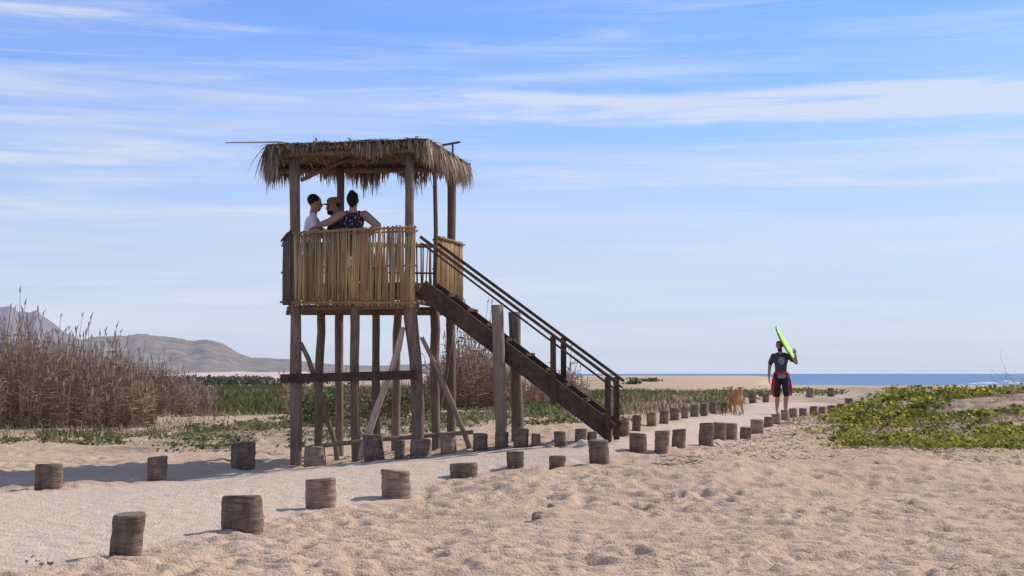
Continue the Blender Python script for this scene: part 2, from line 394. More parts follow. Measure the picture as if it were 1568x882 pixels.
def cane_panel(name,a,b,zt,zb,n,seed,gap=.0,r=.0118,mat=None,rr=(.2,1.)):
    random.seed(seed);mb=MB();a=Vector(a);b=Vector(b);nrm=(b-a).normalized().cross(Vector((0,0,1)))
    for i in range(n):
        t=(i+.5+random.uniform(-.25,.25))/n
        if random.random()<gap: continue
        q=a.lerp(b,t)+nrm*random.uniform(-.010,.010);lean=(b-a).normalized()*random.gauss(0,.012)
        z1=zt[0]*(1-t)+zt[1]*t+random.uniform(-.02,.015);z0=zb[0]*(1-t)+zb[1]*t+random.uniform(-.02,.02)
        if random.random()<.08: z1-=random.uniform(0,.08)
        rad=r*random.uniform(.75,1.3);mid=q+nrm*random.uniform(-.006,.006)+(b-a).normalized()*random.gauss(0,.004)
        mb.tube([(q.x-lean.x,q.y-lean.y,z0),(mid.x,mid.y,(z0+z1)/2),(q.x+lean.x,q.y+lean.y,z1)],[rad*1.1,rad,rad*.9],7,0,random.uniform(*rr))
    d=(b-a).normalized()*.03
    for zz,off in ((.03,1),(.5,-1),(.93,-1),(.97,1)):
        o=nrm*off*.033
        z_a=zb[0]+(zt[0]-zb[0])*zz;z_b=zb[1]+(zt[1]-zb[1])*zz
        p=a+o-d;q=b+o+d;mb.tube([(p.x,p.y,z_a),((p.x+q.x)/2,(p.y+q.y)/2,(z_a+z_b)/2+.008),(q.x,q.y,z_b)],[.016,.014,.015],8,0,.45,.05,None,3)
    return mb.build(name,[mat or m_cane],tower,True)
m_cane_shade=wood('cane_shaded',(.12,.10,.085),(.26,.21,.16),(30,30,2),.8)  # darkened copy of the cane, shade of the left panel painted in
cane_panel('front_cane_panel',T(.02,-.15,0),T(1.74,-.17,0),(3.235,3.275),(2.23,2.20),104,3,.02,.0105,rr=(.5,1.))
cane_panel('left_cane_panel',(BL.x,BL.y,0),T(-.07,-.10,0),(3.30,3.245),(2.33,2.25),92,4,.0,.0110,mat=m_cane_shade,rr=(.2,.8))
p0=T(1.80,.60,0);cane_panel('right_cane_panel',p0,(BR.x+.02,BR.y,0),(3.21,3.245),(2.27,2.33),86,5,.01,.0110)
cane_panel('back_cane_panel',BR,BL,(3.24,3.26),(2.33,2.33),110,6,.25,.0105)
random.seed(5)
mb=MB()
for k in range(9):
    t=random.uniform(.1,.95);p=T(1.72*t,-.205,2.25+random.uniform(0,.2));q=T(1.72*t+random.uniform(-.06,.06),-.205,3.1+random.uniform(-.2,.15));mb.tube([p,q],[.006,.005],6,0,.2,0,None,2)
mb.build('panel_sticks',[m_post],tower)
RFL=Vector((-3.34,19.15,4.37));RFR=Vector((-1.12,18.70,4.38));RBR=Vector((-.62,21.35,4.42));RBL=Vector((-3.68,21.3,4.40))
mb=MB()
def lp(a,b,t): return a.lerp(b,t)
for t in (.1,.9):
    mb.tube([lp(RFL,RBL,t)-Vector((0,0,.07)),lp(RFR,RBR,t)-Vector((0,0,.07))],[.05,.045],10,0,.4,.05,None,8)
for t in (.08,.3,.5,.7,.93):
    mb.tube([lp(RFL,RFR,t),lp(RBL,RBR,t)],[.035,.03],8,0,.5,.05,None,6)
mb.tube([(-3.98,19.6,4.50),(-3.2,19.35,4.47),(-2.9,19.3,4.42)],[.007,.010,.012],7,0,.9)
mb.tube([(-.87,20.7,4.4),(-.87,20.7,4.66)],[.016,.016],7,0,.2);mb.tube([(-1.02,20.7,4.645),(-.76,20.6,4.675)],[.018,.018],7,0,.2)
mb.tube([T(.05,-.02,3.95),T(.55,.5,4.32)],[.028,.028],8,0,.5,.05,None,3)
mb.build('roof_frame',[m_post],tower,True)
m_th=foliage('palm_thatch',(.10,.077,.060),(.33,.255,.185),(.62,.49,.345),.3)
random.seed(21);mb=MB();mb.norecalc=True
def strip(p,dirv,length,width,droop,rnd,seg=4,twist=0):
    d=Vector(dirv).normalized();side=d.cross(Vector((0,0,1)))
    if side.length<.1: side=Vector((1,0,0))
    side.normalize();side=(side*math.cos(twist)+Vector((0,0,1))*math.sin(twist)*.6).normalized()
    vs=[];q=Vector(p)
    for i in range(seg+1):
        w=width*(1-.85*(i/seg)**1.5)/2
        vs+= [q-side*w,q+side*w]
        d=(d+Vector((random.uniform(-.1,.1),random.uniform(-.1,.1),-droop))).normalized();q=q+d*length/seg
    mb.add(vs,[[2*i,2*i+1,2*i+3,2*i+2] for i in range(seg)],0,rnd)
for i in range(4200):
    a=random.uniform(.06,.94);b=random.uniform(.06,.94)
    p=lp(lp(RFL,RFR,a),lp(RBL,RBR,a),b)+Vector((0,0,random.uniform(.02,.05)+.04*float(vn(a*9,b*7,5))))
    an=random.choice([0,0,3.14,1.57,-1.57])+random.gauss(0,.35)
    strip(p,(math.cos(an),math.sin(an),random.uniform(-.06,.05)),random.uniform(.2,.4),random.uniform(.02,.045),random.uniform(.02,.12),random.random()**1.3,3)
for zo in (.015,.03):
    o=Vector((0,0,zo));mb.add([RFL+o,RFR+o,RBR+o,RBL+o],[[0,1,2,3]],0,.15)
edges=[(RFL,RFR,Vector((-.1,-1,0))),(RFR,RBR,Vector((1,-.2,0))),(RBR,RBL,Vector((0,1,0))),(RBL,RFL,Vector((-1,-.1,0)))]
for ei,(a,b,o) in enumerate(edges):
    L=(b-a).length
    for i in range(int(L*330)):
        t=random.random();n=float(fbm(np.array(t*L*3.4+ei*13),np.array(.5),3,51))
        base={0:.07,1:.27,2:.26,3:.29}[ei]
        if ei==0:
            base+=.26*math.exp(-((t-.02)/.06)**2)+.17*math.exp(-((t-.62)/.09)**2)+.22*math.exp(-((t-1)/.08)**2)
        ln=max(.04,base*(.25+1.7*max(0,n-.15)))*random.uniform(.55,1.25)
        ins=random.uniform(-.0,.16)
        p=lp(a,b,t)-o.normalized()*ins+Vector((0,0,random.uniform(-.03,.05)))
        d=o.normalized()*random.uniform(.15,.6)+Vector((random.gauss(0,.3),random.gauss(0,.3),random.uniform(-1.2,-.25)))
        strip(p,d,ln*1.3,random.uniform(.012,.034),random.uniform(.35,.75),min(1,max(0,random.gauss(.42 if ei!=1 else .6,.25))),4,random.uniform(-1,1))
mb.build('thatched_roof',[m_th],tower)

# stairs
random.seed(31)
st0=T(1.79,.02,0);sd=e1
def ST(s,w,z): p=st0+sd*s+e2*w;return Vector((p.x,p.y,z))
SL=2.60;SWD=.56
def topz(s): return 2.54-(s/SL)*(2.54-.60)
mb=MB()
for w in (.0,SWD):
    mb.beam(ST(-.02,w,topz(0)-.09),ST(SL-.06,w,topz(SL-.06)-.09),.045,.235,0,.55)
ns=9
for i in range(ns):
    s=.12+i*(SL-.2)/ns;mb.beam(ST(s+.12,.03,topz(s)-.10),ST(s+.12,SWD-.03,topz(s)-.10),.24,.04,0,random.uniform(.2,.5))
def rz(s): return 3.13-(s/2.62)*(3.13-1.20)
for w,dz in ((-.045,0),(SWD+.045,.0)):
    mb.beam(ST(-.02,w,rz(0)+dz),ST(2.62,w,rz(2.62)+dz),.045,.04,0,.6)
    mb.beam(ST(-.0,w+.01,rz(0)-.09),ST(2.60,w+.01,rz(2.62)-.09),.03,.025,0,.3)
for s,zo in ((1.80,0),(2.52,0)):
    for w in (-.045,SWD+.045):
        p=ST(s,w,0);zb=gz(p.x,p.y)-.15 if s>2.2 else topz(s)-.3
        mb.beam(Vector((p.x,p.y,zb)),Vector((p.x,p.y,rz(s)-.02)),.075,.06,0,.4,up=(0,1,0))
mb.build('stair_flight',[m_dark],tower)
mb=MB()
for s,w,zt in ((1.07,-.13,2.20),(1.10,SWD+.12,2.14)):
    p=ST(s,w,0);g=gz(p.x,p.y);post(mb,(p.x+.06,p.y,g-.3),(p.x,p.y,zt),.085,.075,.015,0,12,6)
mb.build('stair_support_posts',[m_post],tower,True)

# ------------------------------------------------------------------ vegetation
def scatter(n,px0,px1,d0,d1,thr=0,sc=.5,seed=0,aspect=1):
    d=np.sqrt(rng.uniform(d0*d0,d1*d1,n));px=rng.uniform(px0,px1,n);x=(px-784)*d/F
    if thr>0:
        k=fbm(x*sc,d*sc*aspect,3,seed)>thr;x=x[k];d=d[k];px=px[k]
    return x,d,zfull(x,d),px
def blades(mb,x,y,z,h,w,lean,seg=2,rn=(0,1),hj=.35):
    for i in range(len(x)):
        hh=(h[i] if hasattr(h,'__len__') else h)*random.uniform(1-hj,1+hj)
        a=random.uniform(0,6.28);lx=math.cos(a)*lean*hh*random.random();ly=math.sin(a)*lean*hh*random.random()
        f=random.uniform(-1.0,1.0);wx=math.cos(f)*w/2;wy=math.sin(f)*w/2
        b=z[i]-.04
        vs=[(x[i]-wx,y[i]-wy,b),(x[i]+wx,y[i]+wy,b),(x[i]+lx*.4+wx*.8,y[i]+ly*.4+wy*.8,b+hh*.55),(x[i]+lx*.4-wx*.8,y[i]+ly*.4-wy*.8,b+hh*.55),(x[i]+lx,y[i]+ly,b+hh)]
        mb.add(vs,[[0,1,2,3],[3,2,4]],0,random.uniform(*rn))
m_reed=foliage('dry_reed',(.13,.072,.043),(.30,.185,.115),(.54,.40,.28),.3)
random.seed(41)
def reeds(name,n,px0,px1,d0,d1,hf,thr,seed):
    mb=MB();mb.norecalc=True
    x,y,z,px=scatter(n,px0,px1,d0,d1,thr,.45,seed)
    for i in range(len(x)):
        cl=.55+.9*float(vn(x[i]*.9,y[i]*.9,seed+3))
        hh=hf(px[i])*cl*random.uniform(.45,1.05);tall=random.random()<.14
        if tall: hh*=1.38
        lx=random.gauss(0,.13)*hh;ly=random.gauss(0,.06)*hh;w=.012
        f=random.uniform(-.6,.6);wx=math.cos(f)*w;wy=math.sin(f)*w;X,Y,B=x[i],y[i],z[i]-.05
        r=random.random()*.8
        mb.add([(X-wx,Y-wy,B),(X+wx,Y+wy,B),(X+lx*.4+wx*.8,Y+ly*.4,B+hh*.6),(X+lx*.4-wx*.8,Y+ly*.4,B+hh*.6),(X+lx+wx*.5,Y+ly,B+hh),(X+lx-wx*.5,Y+ly,B+hh)],[[0,1,2,3],[3,2,4,5]],0,r)
        for k in range(5):
            t=random.uniform(.1,.85);bx=X+lx*t;bz=B+hh*t;L=random.uniform(.2,.5)*min(1,hh);s=random.choice((-1,1))
            dx=s*L*random.uniform(.3,.9);dy=random.uniform(-.4,.4)*L;dz=L*random.uniform(-.3,.8)
            mb.add([(bx,Y,bz-.015),(bx+dx*.5,Y+dy*.5,bz+dz*.6-.014),(bx+dx,Y+dy,bz+dz*.5),(bx+dx*.5,Y+dy*.5,bz+dz*.6+.016),(bx,Y,bz+.01)],[[0,1,2,3,4]],0,min(1,r+random.uniform(-.1,.3)))
        if tall or random.random()<.2:
            px_=X+lx;pz=B+hh;q=random.uniform(.12,.26)
            mb.add([(px_-.006,Y+ly,pz-.02),(px_+.02,Y+ly,pz+q*.35),(px_+lx*.15,Y+ly,pz+q),(px_-.03,Y+ly,pz+q*.3)],[[0,1,2,3]],0,random.uniform(.6,1))
    mb.build(name,[m_reed])
reeds('dry_reed_thicket',8200,-330,235,33,46,lambda p:np.interp(p,[-300,0,60,110,160,200,235],[2.1,1.8,1.6,1.45,1.3,1.15,.7]),.0,61)
reeds('dry_reed_thicket',1500,180,330,44,58,lambda p:np.interp(p,[180,240,290,330],[1.3,1.2,.7,.4]),.40,66)
reeds('dry_reed_thicket',1500,655,780,43,50,lambda p:np.interp(p,[655,690,730,780],[.9,1.9,1.9,1.0]),.38,62)
reeds('dry_reed_thicket',900,440,660,44,52,lambda p:.8,.42,63)
reeds('dry_reed_thicket',500,780,900,44,52,lambda p:np.interp(p,[780,870,900],[.7,1.0,.5]),.40,64)
m_gr=foliage('green_grass',(.055,.070,.022),(.12,.145,.042),(.25,.245,.09),.3)
random.seed(43);mb=MB();mb.norecalc=True
x,y,z,_=scatter(19000,232,470,45,110,.38,.22,71,.4);blades(mb,x,y,z,.30,.06,.8,hj=.6)
x,y,z,_=scatter(11000,440,800,45,100,.38,.25,72,.4);blades(mb,x,y,z,.32,.06,.8,hj=.6)
x,y,z,_=scatter(5000,800,1120,34,80,.5,.3,73,.4);blades(mb,x,y,z,.24,.04,.8)
x,y,z,_=scatter(3500,60,240,28,40,.52,.6,74,.5);blades(mb,x,y,z,.14,.03,.7)
mb.build('marsh_grass',[m_gr])
m_dry=foliage('dry_grass',(.16,.11,.06),(.34,.26,.15),(.52,.42,.27),.25)
random.seed(44);mb=MB();mb.norecalc=True
x,y,z,_=scatter(9000,-100,1000,27,60,.5,.5,75,.4);blades(mb,x,y,z,.17,.025,.8)
x,y,z,_=scatter(8000,230,800,44,100,.45,.3,78,.4);blades(mb,x,y,z,.26,.05,.8,hj=.6)
x,y,z,_=scatter(2500,930,1140,30,60,.48,.5,76,.5);blades(mb,x,y,z,.2,.03,.7)
x,y,z,_=scatter(9000,1120,1700,19.5,42,.44,.7,77,.5)
k=pathmask(x,y)<.1;x,y,z=x[k],y[k],z[k];blades(mb,x,y,z,.10,.018,1.4)
mb.build('dry_grass',[m_dry])
m_sh=foliage('scrub',(.055,.06,.04),(.11,.11,.07),(.19,.175,.12),.15)
def leaves(mb,x,y,z,hmax,size,rn=(0,1),flat=.6):
    for i in range(len(x)):
        s=size*random.uniform(.5,1.3);n=Vector((random.gauss(0,flat),random.gauss(0,flat)-.25,1)).normalized()
        a=n.orthogonal().normalized();b=n.cross(a);an=random.uniform(0,6.28);a,b=a*math.cos(an)+b*math.sin(an),b*math.cos(an)-a*math.sin(an)
        hz=hmax*random.random();c=Vector((x[i],y[i],z[i]+.01+hz))
        mb.add([c-a*s*.5,c-b*s*.36-a*s*.05,c+a*s*.5,c+b*s*.36-a*s*.05],[[0,1,2,3]],0,min(1,max(0,random.uniform(*rn)*.75+.25*hz/max(hmax,.01))))
random.seed(45);mb=MB();mb.norecalc=True
for cl in range(150):
    d=random.uniform(110,240);px=random.choice([random.uniform(150,470),random.uniform(150,470),random.uniform(150,470),random.uniform(-200,150)])
    if cl%30==0: px=random.uniform(960,1010)
    cx=W(px,d);cz=float(zbase(np.array([cx]),np.array([d]))[0])
    r=random.uniform(.8,2.6)*(.5 if px>900 else 1);n=55
    u=rng.normal(0,.45,n)*r;v=rng.normal(0,.45,n)*r;zz=np.full(n,cz)+np.abs(rng.normal(0,.35,n))*np.maximum(0,.7-np.abs(u)/r*.4)*(.4 if px>900 else 1)
    leaves(mb,cx+u,d+v,zz,.25,.42,flat=1.5)
mb.build('distant_scrub',[m_sh])
m_cr=foliage('creeper_leaf',(.055,.07,.012),(.21,.23,.025),(.54,.47,.05),.4)
random.seed(46);mb=MB();mb.norecalc=True
def clumps(n,px0,px1,d0,d1,thr,sc,seed,per,rad,hmax,size,rn=(0,1)):
    x,y,z,px=scatter(n,px0,px1,d0,d1,thr,sc,seed,.8)
    for i in range(len(x)):
        r=rad*random.uniform(.5,1.4);k=int(per*random.uniform(.5,1.4))
        u=x[i]+rng.normal(0,.5,k)*r;v=y[i]+rng.normal(0,.5,k)*r
        if float(pathmask(np.array([x[i]]),np.array([y[i]]))[0])>.2: continue
        dist=np.hypot(u-x[i],v-y[i])/r
        hz=hmax*np.clip(1-dist*.8,0.1,1)*random.uniform(.4,1.2);t=random.uniform(*rn)
        leaves(mb,u,v,np.full(k,z[i])+hz*rng.random(k),.04,size,(max(0,t-.35),min(1,t+.35)),.7)
clumps(480,1270,1900,20.,27,.50,.7,81,32,.30,.12,.085)
clumps(720,1290,1950,26,34,.47,.6,82,36,.36,.22,.11)
clumps(480,1345,1950,33,50,.44,.5,83,28,.5,.28,.15,(.0,.85))
clumps(110,1240,1380,21,34,.5,.6,84,22,.25,.08,.08)
mb.build('beach_creeper',[m_cr])
random.seed(52);mb=MB();mb.norecalc=True
x,y,z,_=scatter(420,1285,1900,20.5,34,.49,.65,82,.8)
leaves(mb,x,y,z+.12,.12,.06,(.9,1),.8)
mb.build('yellow_flowers',[foliage('petal',(.75,.55,.03),(.80,.60,.04),(.85,.66,.06),.2)])
random.seed(47);mb=MB();mb.norecalc=True
m_cr2=foliage('groundcover_leaf',(.06,.065,.025),(.14,.155,.05),(.30,.27,.11),.3)
clumps(120,280,470,23,33,.50,.5,85,34,.3,.10,.08)
clumps(230,-60,460,25,40,.54,.4,86,28,.35,.09,.09)
clumps(260,690,960,24,44,.5,.45,87,30,.4,.12,.09)
clumps(180,440,720,23,40,.46,.45,88,30,.4,.14,.09)
clumps(300,900,1300,38,75,.47,.3,89,26,.6,.22,.14)
for (px,d,k) in [(64,9.7,9),(785,16.3,10),(1235,19.5,20),(905,19.5,14),(370,22,22),(395,22.4,22),(420,22,22)]:
    x0=W(px,d);u=x0+rng.normal(0,.06,k);v=d+rng.normal(0,.06,k);leaves(mb,u,v,zfull(u,v),.05,.04,(.4,1))
mb.build('low_groundcover',[m_cr2])
random.seed(48);mb=MB();mb.norecalc=True
for (cx,cy,r,h) in [(-3.9,32,.9,1.0),(-4.4,33,.7,.8),(-2.6,36,.8,.7),(-3.3,37,.8,.7)]:
    g=gz(cx,cy);n=700
    ph=rng.uniform(0,6.28,n);el=rng.random(n);rr=r*np.cbrt(rng.random(n))
    u=cx+np.cos(ph)*rr*(1-.4*el);v=cy+np.sin(ph)*rr*(1-.4*el);leaves(mb,u,v,g+el*h*(.6+.6*vn(u*3,v*3,5)),.1,.11,(0,.8),1.4)
mb.build('leafy_bush',[m_cr2])
random.seed(49);mb=MB();mb.norecalc=True
x,y,z,_=scatter(4200,1080,1600,17,30,.40,.6,91)
k=pathmask(x,y)<.15;x,y,z=x[k],y[k],z[k]
for i in range(len(x)):
    a=random.uniform(0,3.14);L=random.uniform(.03,.12);dx=math.cos(a)*L;dy=math.sin(a)*L
    mb.tube([(x[i],y[i],z[i]+.005),(x[i]+dx,y[i]+dy,z[i]+random.uniform(.01,.05))],[.005,.003],4,0,random.random())
x,y,z,_=scatter(130,1005,1080,16.3,17.4)
for i in range(len(x)):
    a=random.uniform(0,3.14);L=random.uniform(.04,.12)
    mb.tube([(x[i],y[i],z[i]),(x[i]+math.cos(a)*L,y[i]+math.sin(a)*L,z[i]+random.uniform(.01,.03))],[.006,.003],4,0,random.random())
mb.build('twigs',[m_dry])
random.seed(50);mb=MB()
bx,by=W(1562,30),30;g=gz(bx,by)
for k in range(16):
    a=random.uniform(-1.2,1.2);L=random.uniform(.5,1.1);p=Vector((bx+.1*random.gauss(0,1),by,g));pts=[p]
    for i in range(5):
        p=p+Vector((math.sin(a)*L/5,random.gauss(0,.03),math.cos(a)*L/5));a+=random.gauss(0,.3);pts.append(p)
    mb.tube(pts,[.008,.006,.005,.004,.003,.002],5,0,.9)
mb.build('bare_shrub',[m_pale])
m_st=plain('stone',(.30,.22,.155),.9,.3,12)
random.seed(51)
def stone(px,d,r,sq=.6,mat=m_st,name='stone'):
    bm=bmesh.new();bmesh.ops.create_icosphere(bm,subdivisions=3,radius=r)
    s=random.random()*50
    for v in bm.verts:
        k=1+.7*(float(vn(v.co.x/r*1.5+s,v.co.y/r*1.5+v.co.z/r,3))-.5);v.co*=k;v.co.z*=sq
    me=bpy.data.meshes.new(name);bm.to_mesh(me);bm.free();me.materials.append(mat)
    o=bpy.data.objects.new(name,me);x=W(px,d);o.location=(x,d,gz(x,d)+r*.15);link(o)
stone(828,12.4,.08);stone(846,13.6,.045,.8);stone(100,35,.25);stone(470,19.3,.05);stone(1340,17,.03)
stone(892,17.7,.08,1.,plain('pale_stone',(.55,.5,.46),.8,.1))

# ------------------------------------------------------------------ figures
SK,BT,SH,HR,EY,LP,RD,GY,WH,CPM,NV,FLR,SKB=range(13)
BIAS={BT:.007,SH:.006,HR:.007,EY:.010,LP:.008,RD:.008,GY:.012,WH:.007,CPM:.016,NV:.007,FLR:.006}
class Fig:
    def __init__(s): s.v=[];s.f=[];s.pr=[]
    def _add(s,vs,fs):
        o=len(s.v);s.v+=vs;s.f+=[[i+o for i in f] for f in fs]
    def ell(s,c,r,mat,rot=(0,0,0)):
        c=Vector(c);M=Matrix.Rotation(rot[2],3,'Z')@Matrix.Rotation(rot[1],3,'Y')@Matrix.Rotation(rot[0],3,'X')
        s.pr.append(('e',np.array(c),np.array(M),np.array(r),mat))
        nu,nv=20,14;vs=[];fs=[]
        for j in range(nv+1):
            th=math.pi*(j+.001)/(nv+.002)
            for i in range(nu):
                a=2*math.pi*i/nu;vs.append(c+M@Vector((r[0]*math.sin(th)*math.cos(a),r[1]*math.sin(th)*math.sin(a),r[2]*math.cos(th))))
        for j in range(nv):
            for i in range(nu): fs.append([j*nu+i,(j+1)*nu+i,(j+1)*nu+(i+1)%nu,j*nu+(i+1)%nu])
        fs.append([i for i in range(nu)]);fs.append([nv*nu+i for i in range(nu)][::-1])
        s._add(vs,fs)
    def cone(s,p0,p1,r0,r1,mat,sq=1,ax=None):
        p0=Vector(p0);p1=Vector(p1);t=(p1-p0);L=max(t.length,1e-5);t/=L
        ref=Vector(ax) if ax else (Vector((0,1,0)) if abs(t.y)<.8 else Vector((1,0,0)))
        b=(ref-t*ref.dot(t)).normalized();a=t.cross(b)
        s.pr.append(('c',np.array(p0),np.array(t),L,r0,r1,np.array(a),np.array(b),sq,mat))
        n=14;vs=[];rows=[]
        for k in range(4): 
            th=math.pi/2*(1-k/4);rows.append((-r0*math.sin(th),r0*max(.02,math.cos(th))))
        for k in range(9): rows.append((L*k/8,r0+(r1-r0)*k/8))
        for k in range(1,5):
            th=math.pi/2*k/4;rows.append((L+r1*math.sin(th),r1*max(.02,math.cos(th))))
        for u,r in rows:
            for i in range(n):
                an=2*math.pi*i/n;vs.append(p0+t*u+a*math.cos(an)*r+b*math.sin(an)*r*sq)
        R=len(rows);fs=[]
        for j in range(R-1):
            for i in range(n): fs.append([j*n+i,j*n+(i+1)%n,(j+1)*n+(i+1)%n,(j+1)*n+i])
        fs.append([i for i in range(n)][::-1]);fs.append([(R-1)*n+i for i in range(n)])
        s._add(vs,fs)
    def chain(s,pts,rs,mat,sq=1,ax=None):
        for i in range(len(pts)-1): s.cone(pts[i],pts[i+1],rs[i],rs[i+1],mat,sq,ax)
    def hand(s,wr,d,nrm,thumb,mat,curl=.5,sc=1):
        wr=Vector(wr);d=Vector(d).normalized();nrm=Vector(nrm);nrm=(nrm-d*nrm.dot(d)).normalized();sd=d.cross(nrm).normalized()
        if sd.dot(Vector(thumb))<0: sd=-sd
        for k in range(4):
            o=sd*(.030-.020*k)*sc;s.cone(wr+o*.5,wr+d*.085*sc+o,.014*sc,.012*sc,mat)
            L=[.040,.046,.043,.033][k]*sc;b=wr+d*.088*sc+o*1.05;c=curl
            d1=(d*math.cos(c)+nrm*math.sin(c));m=b+d1*L;d2=(d*math.cos(2.2*c)+nrm*math.sin(2.2*c));e=m+d2*L*.8
            s.cone(b,m,.0095*sc,.0088*sc,mat);s.cone(m,e,.0088*sc,.0072*sc,mat)
        b=wr+d*.025*sc+sd*.022*sc;m=b+(d*.6+sd*.75+nrm*.25).normalized()*.04*sc;e=m+(d*.9+sd*.3+nrm*.4).normalized()*.032*sc
        s.cone(b,m,.014*sc,.011*sc,mat);s.cone(m,e,.011*sc,.009*sc,mat)
    def build(s,name,mats,vox,loc,rz,bias=None,sm=4):
        me=bpy.data.meshes.new(name);me.from_pydata([tuple(v) for v in s.v],[],s.f);me.update()
        bm=bmesh.new();bm.from_mesh(me);bmesh.ops.recalc_face_normals(bm,faces=bm.faces);bm.to_mesh(me);bm.free()
        tmp=bpy.data.objects.new('t',me);S.collection.objects.link(tmp)
        r=tmp.modifiers.new('r','REMESH');r.mode='VOXEL';r.voxel_size=vox
        q=tmp.modifiers.new('s','SMOOTH');q.factor=.5;q.iterations=sm
        dg=bpy.context.evaluated_depsgraph_get();m2=bpy.data.meshes.new_from_object(tmp.evaluated_get(dg))
        bpy.data.objects.remove(tmp)
        n=len(m2.polygons);c=np.empty(n*3);m2.polygons.foreach_get('center',c);c=c.reshape(-1,3)
        best=np.full(n,1e9);mi=np.zeros(n,np.int32)
        for p in s.pr:
            if p[0]=='e':
                _,cc,M,r_,mat=p;q=(c-cc)@M;k0=np.linalg.norm(q/r_,axis=1);k1=np.linalg.norm(q/r_**2,axis=1)+1e-9;d=k0*(k0-1)/k1
            else:
                _,p0,t,L,r0,r1,a,b,sq,mat=p;v=c-p0;al=v@t;sc=np.clip(al,0,L);d=np.sqrt((v@a)**2+((v@b)/sq)**2+(al-sc)**2)-(r0+(r1-r0)*sc/L)
                d=d*(sq if sq<1 else 1)
            d=d-(bias or {}).get(mat,0)
            k=d<best;best[k]=d[k];mi[k]=mat
        m2.materials.clear()
        for m in mats: m2.materials.append(m)
        m2.polygons.foreach_set('material_index',mi);m2.polygons.foreach_set('use_smooth',np.ones(n,bool))
        m2.name=name;o=bpy.data.objects.new(name,m2);o.location=loc;o.rotation_euler=(0,0,rz)
        S.collection.objects.link(o);return o
def fabric(name,c,v=.2,sc=30): return plain(name,c,.9,v,sc)
skinA=plain('skin_tan',(.40,.235,.16),.55,.08,10);skinB=plain('skin_light',(.52,.32,.23),.55,.08,10)
hairM=plain('hair_dark',(.018,.013,.011),.6,.3,60);eyeM=plain('eye',(.02,.015,.01),.3,0);lipM=plain('lips',(.28,.11,.09),.5,.05)
blackT=fabric('black_tshirt',(.06,.06,.063));grey=fabric('grey_print',(.24,.24,.24),.6,40);redM=fabric('red_cloth',(.50,.035,.04));white=fabric('white_shirt',(.80,.78,.82),.05);capM=fabric('brown_cap',(.30,.17,.11));navy=fabric('dark_shirt',(.06,.06,.075));shorts=fabric('dark_shorts',(.03,.03,.035))
m,nt,b=newmat('floral_top');vo=N(nt,'ShaderNodeTexVoronoi');vo.inputs['Scale'].default_value=26;nt.links.new(N(nt,'ShaderNodeTexCoord').outputs['Object'],vo.inputs['Vector'])
nt.links.new(mixc(nt,ramp(nt,vo.outputs['Distance'],.26,.32),(.55,.42,.42),(.03,.028,.04)),b.inputs['Base Color']);floral=m
MATS=[skinA,blackT,shorts,hairM,eyeM,lipM,redM,grey,white,capM,navy,floral,skinB]
def head(f,c,fw,mat,hair='short',beard=False,cap=False,scl=1.):
    c=Vector(c);fw=Vector(fw).normalized();up=Vector((0,0,1));sd=fw.cross(up).normalized();rz=math.atan2(fw.y,fw.x)+math.pi/2
    E=lambda off,r,m,rot=(0,0,0):f.ell(c+(sd*off[0]+fw*off[1]+up*off[2])*scl,tuple(v*scl for v in r),m,(rot[0],rot[1],rz))
    E((0,0,.015),(.074,.093,.098),mat);E((0,.025,-.055),(.058,.066,.062),mat);E((0,.052,-.088),(.026,.026,.022),mat)
    E((0,.098,-.014),(.012,.019,.022),mat);E((0,.088,.012),(.010,.012,.025),mat)
    for s in (-1,1):
        E((s*.031,.085,.008),(.013,.008,.006),EY);E((s*.031,.088,.028),(.018,.007,.004),HR);E((s*.078,-.004,-.005),(.010,.018,.030),mat)
    E((0,.090,-.052),(.022,.008,.005),LP)
    if hair: 
        E((0,-.028,.042),(.083,.090,.087),HR)
    if hair=='bun':
        E((0,-.05,.01),(.085,.078,.095),HR);E((0,-.07,.095),(.048,.046,.042),HR);E((0,-.075,-.055),(.055,.038,.05),HR)
    if beard:
        E((0,.045,-.088),(.054,.048,.038),HR);E((0,.090,-.036),(.028,.010,.005),HR)
    if cap:
        E((0,-.004,.066),(.088,.104,.066),CPM);E((0,.12,.050),(.062,.060,.009),CPM)

f=Fig()
f.ell((0,.0,.97),(.155,.105,.10),SH)
f.cone((0,0,1.06),(0,-.0,1.30),.140,.160,BT,.70,(0,1,0));f.ell((0,-.005,1.30),(.178,.115,.15),BT);f.cone((0,0,.99),(0,0,1.08),.150,.142,BT,.70,(0,1,0))
f.cone((-.15,.0,1.41),(.15,.0,1.41),.055,.055,BT)
f.cone((0,0,1.42),(-.02,-.01,1.55),.056,.052,SK);f.cone((-.10,0,1.44),(.10,0,1.44),.05,.05,BT)
head(f,(-.03,-.02,1.645),(-.08,-1,-.05),SK,'short',True)
f.ell((0,-.108,1.29),(.075,.012,.085),GY)
f.cone((-.18,0,1.41),(-.245,.01,1.24),.060,.062,BT);f.chain([(-.225,.01,1.30),(-.265,.02,1.14),(-.30,-.06,.90)],[.044,.042,.028],SK)
f.hand((-.30,-.065,.89),(-.05,-.15,-1),(1,0,0),(0,-1,0),SK,.35)
f.cone((.18,0,1.41),(.27,-.02,1.32),.060,.062,BT);f.chain([(.24,-.02,1.36),(.36,-.06,1.24),(.315,-.17,1.44)],[.044,.042,.028],SK)
f.hand((.315,-.17,1.45),(-.1,.1,1),(-.3,1,.1),(-1,0,0),SK,.5)
f.chain([(.085,-.0,.93),(.10,-.14,.50)],[.098,.082],SH);f.chain([(.10,-.12,.56),(.10,-.15,.49),(.085,-.12,.28),(.08,-.12,.08)],[.060,.056,.055,.036],SK)
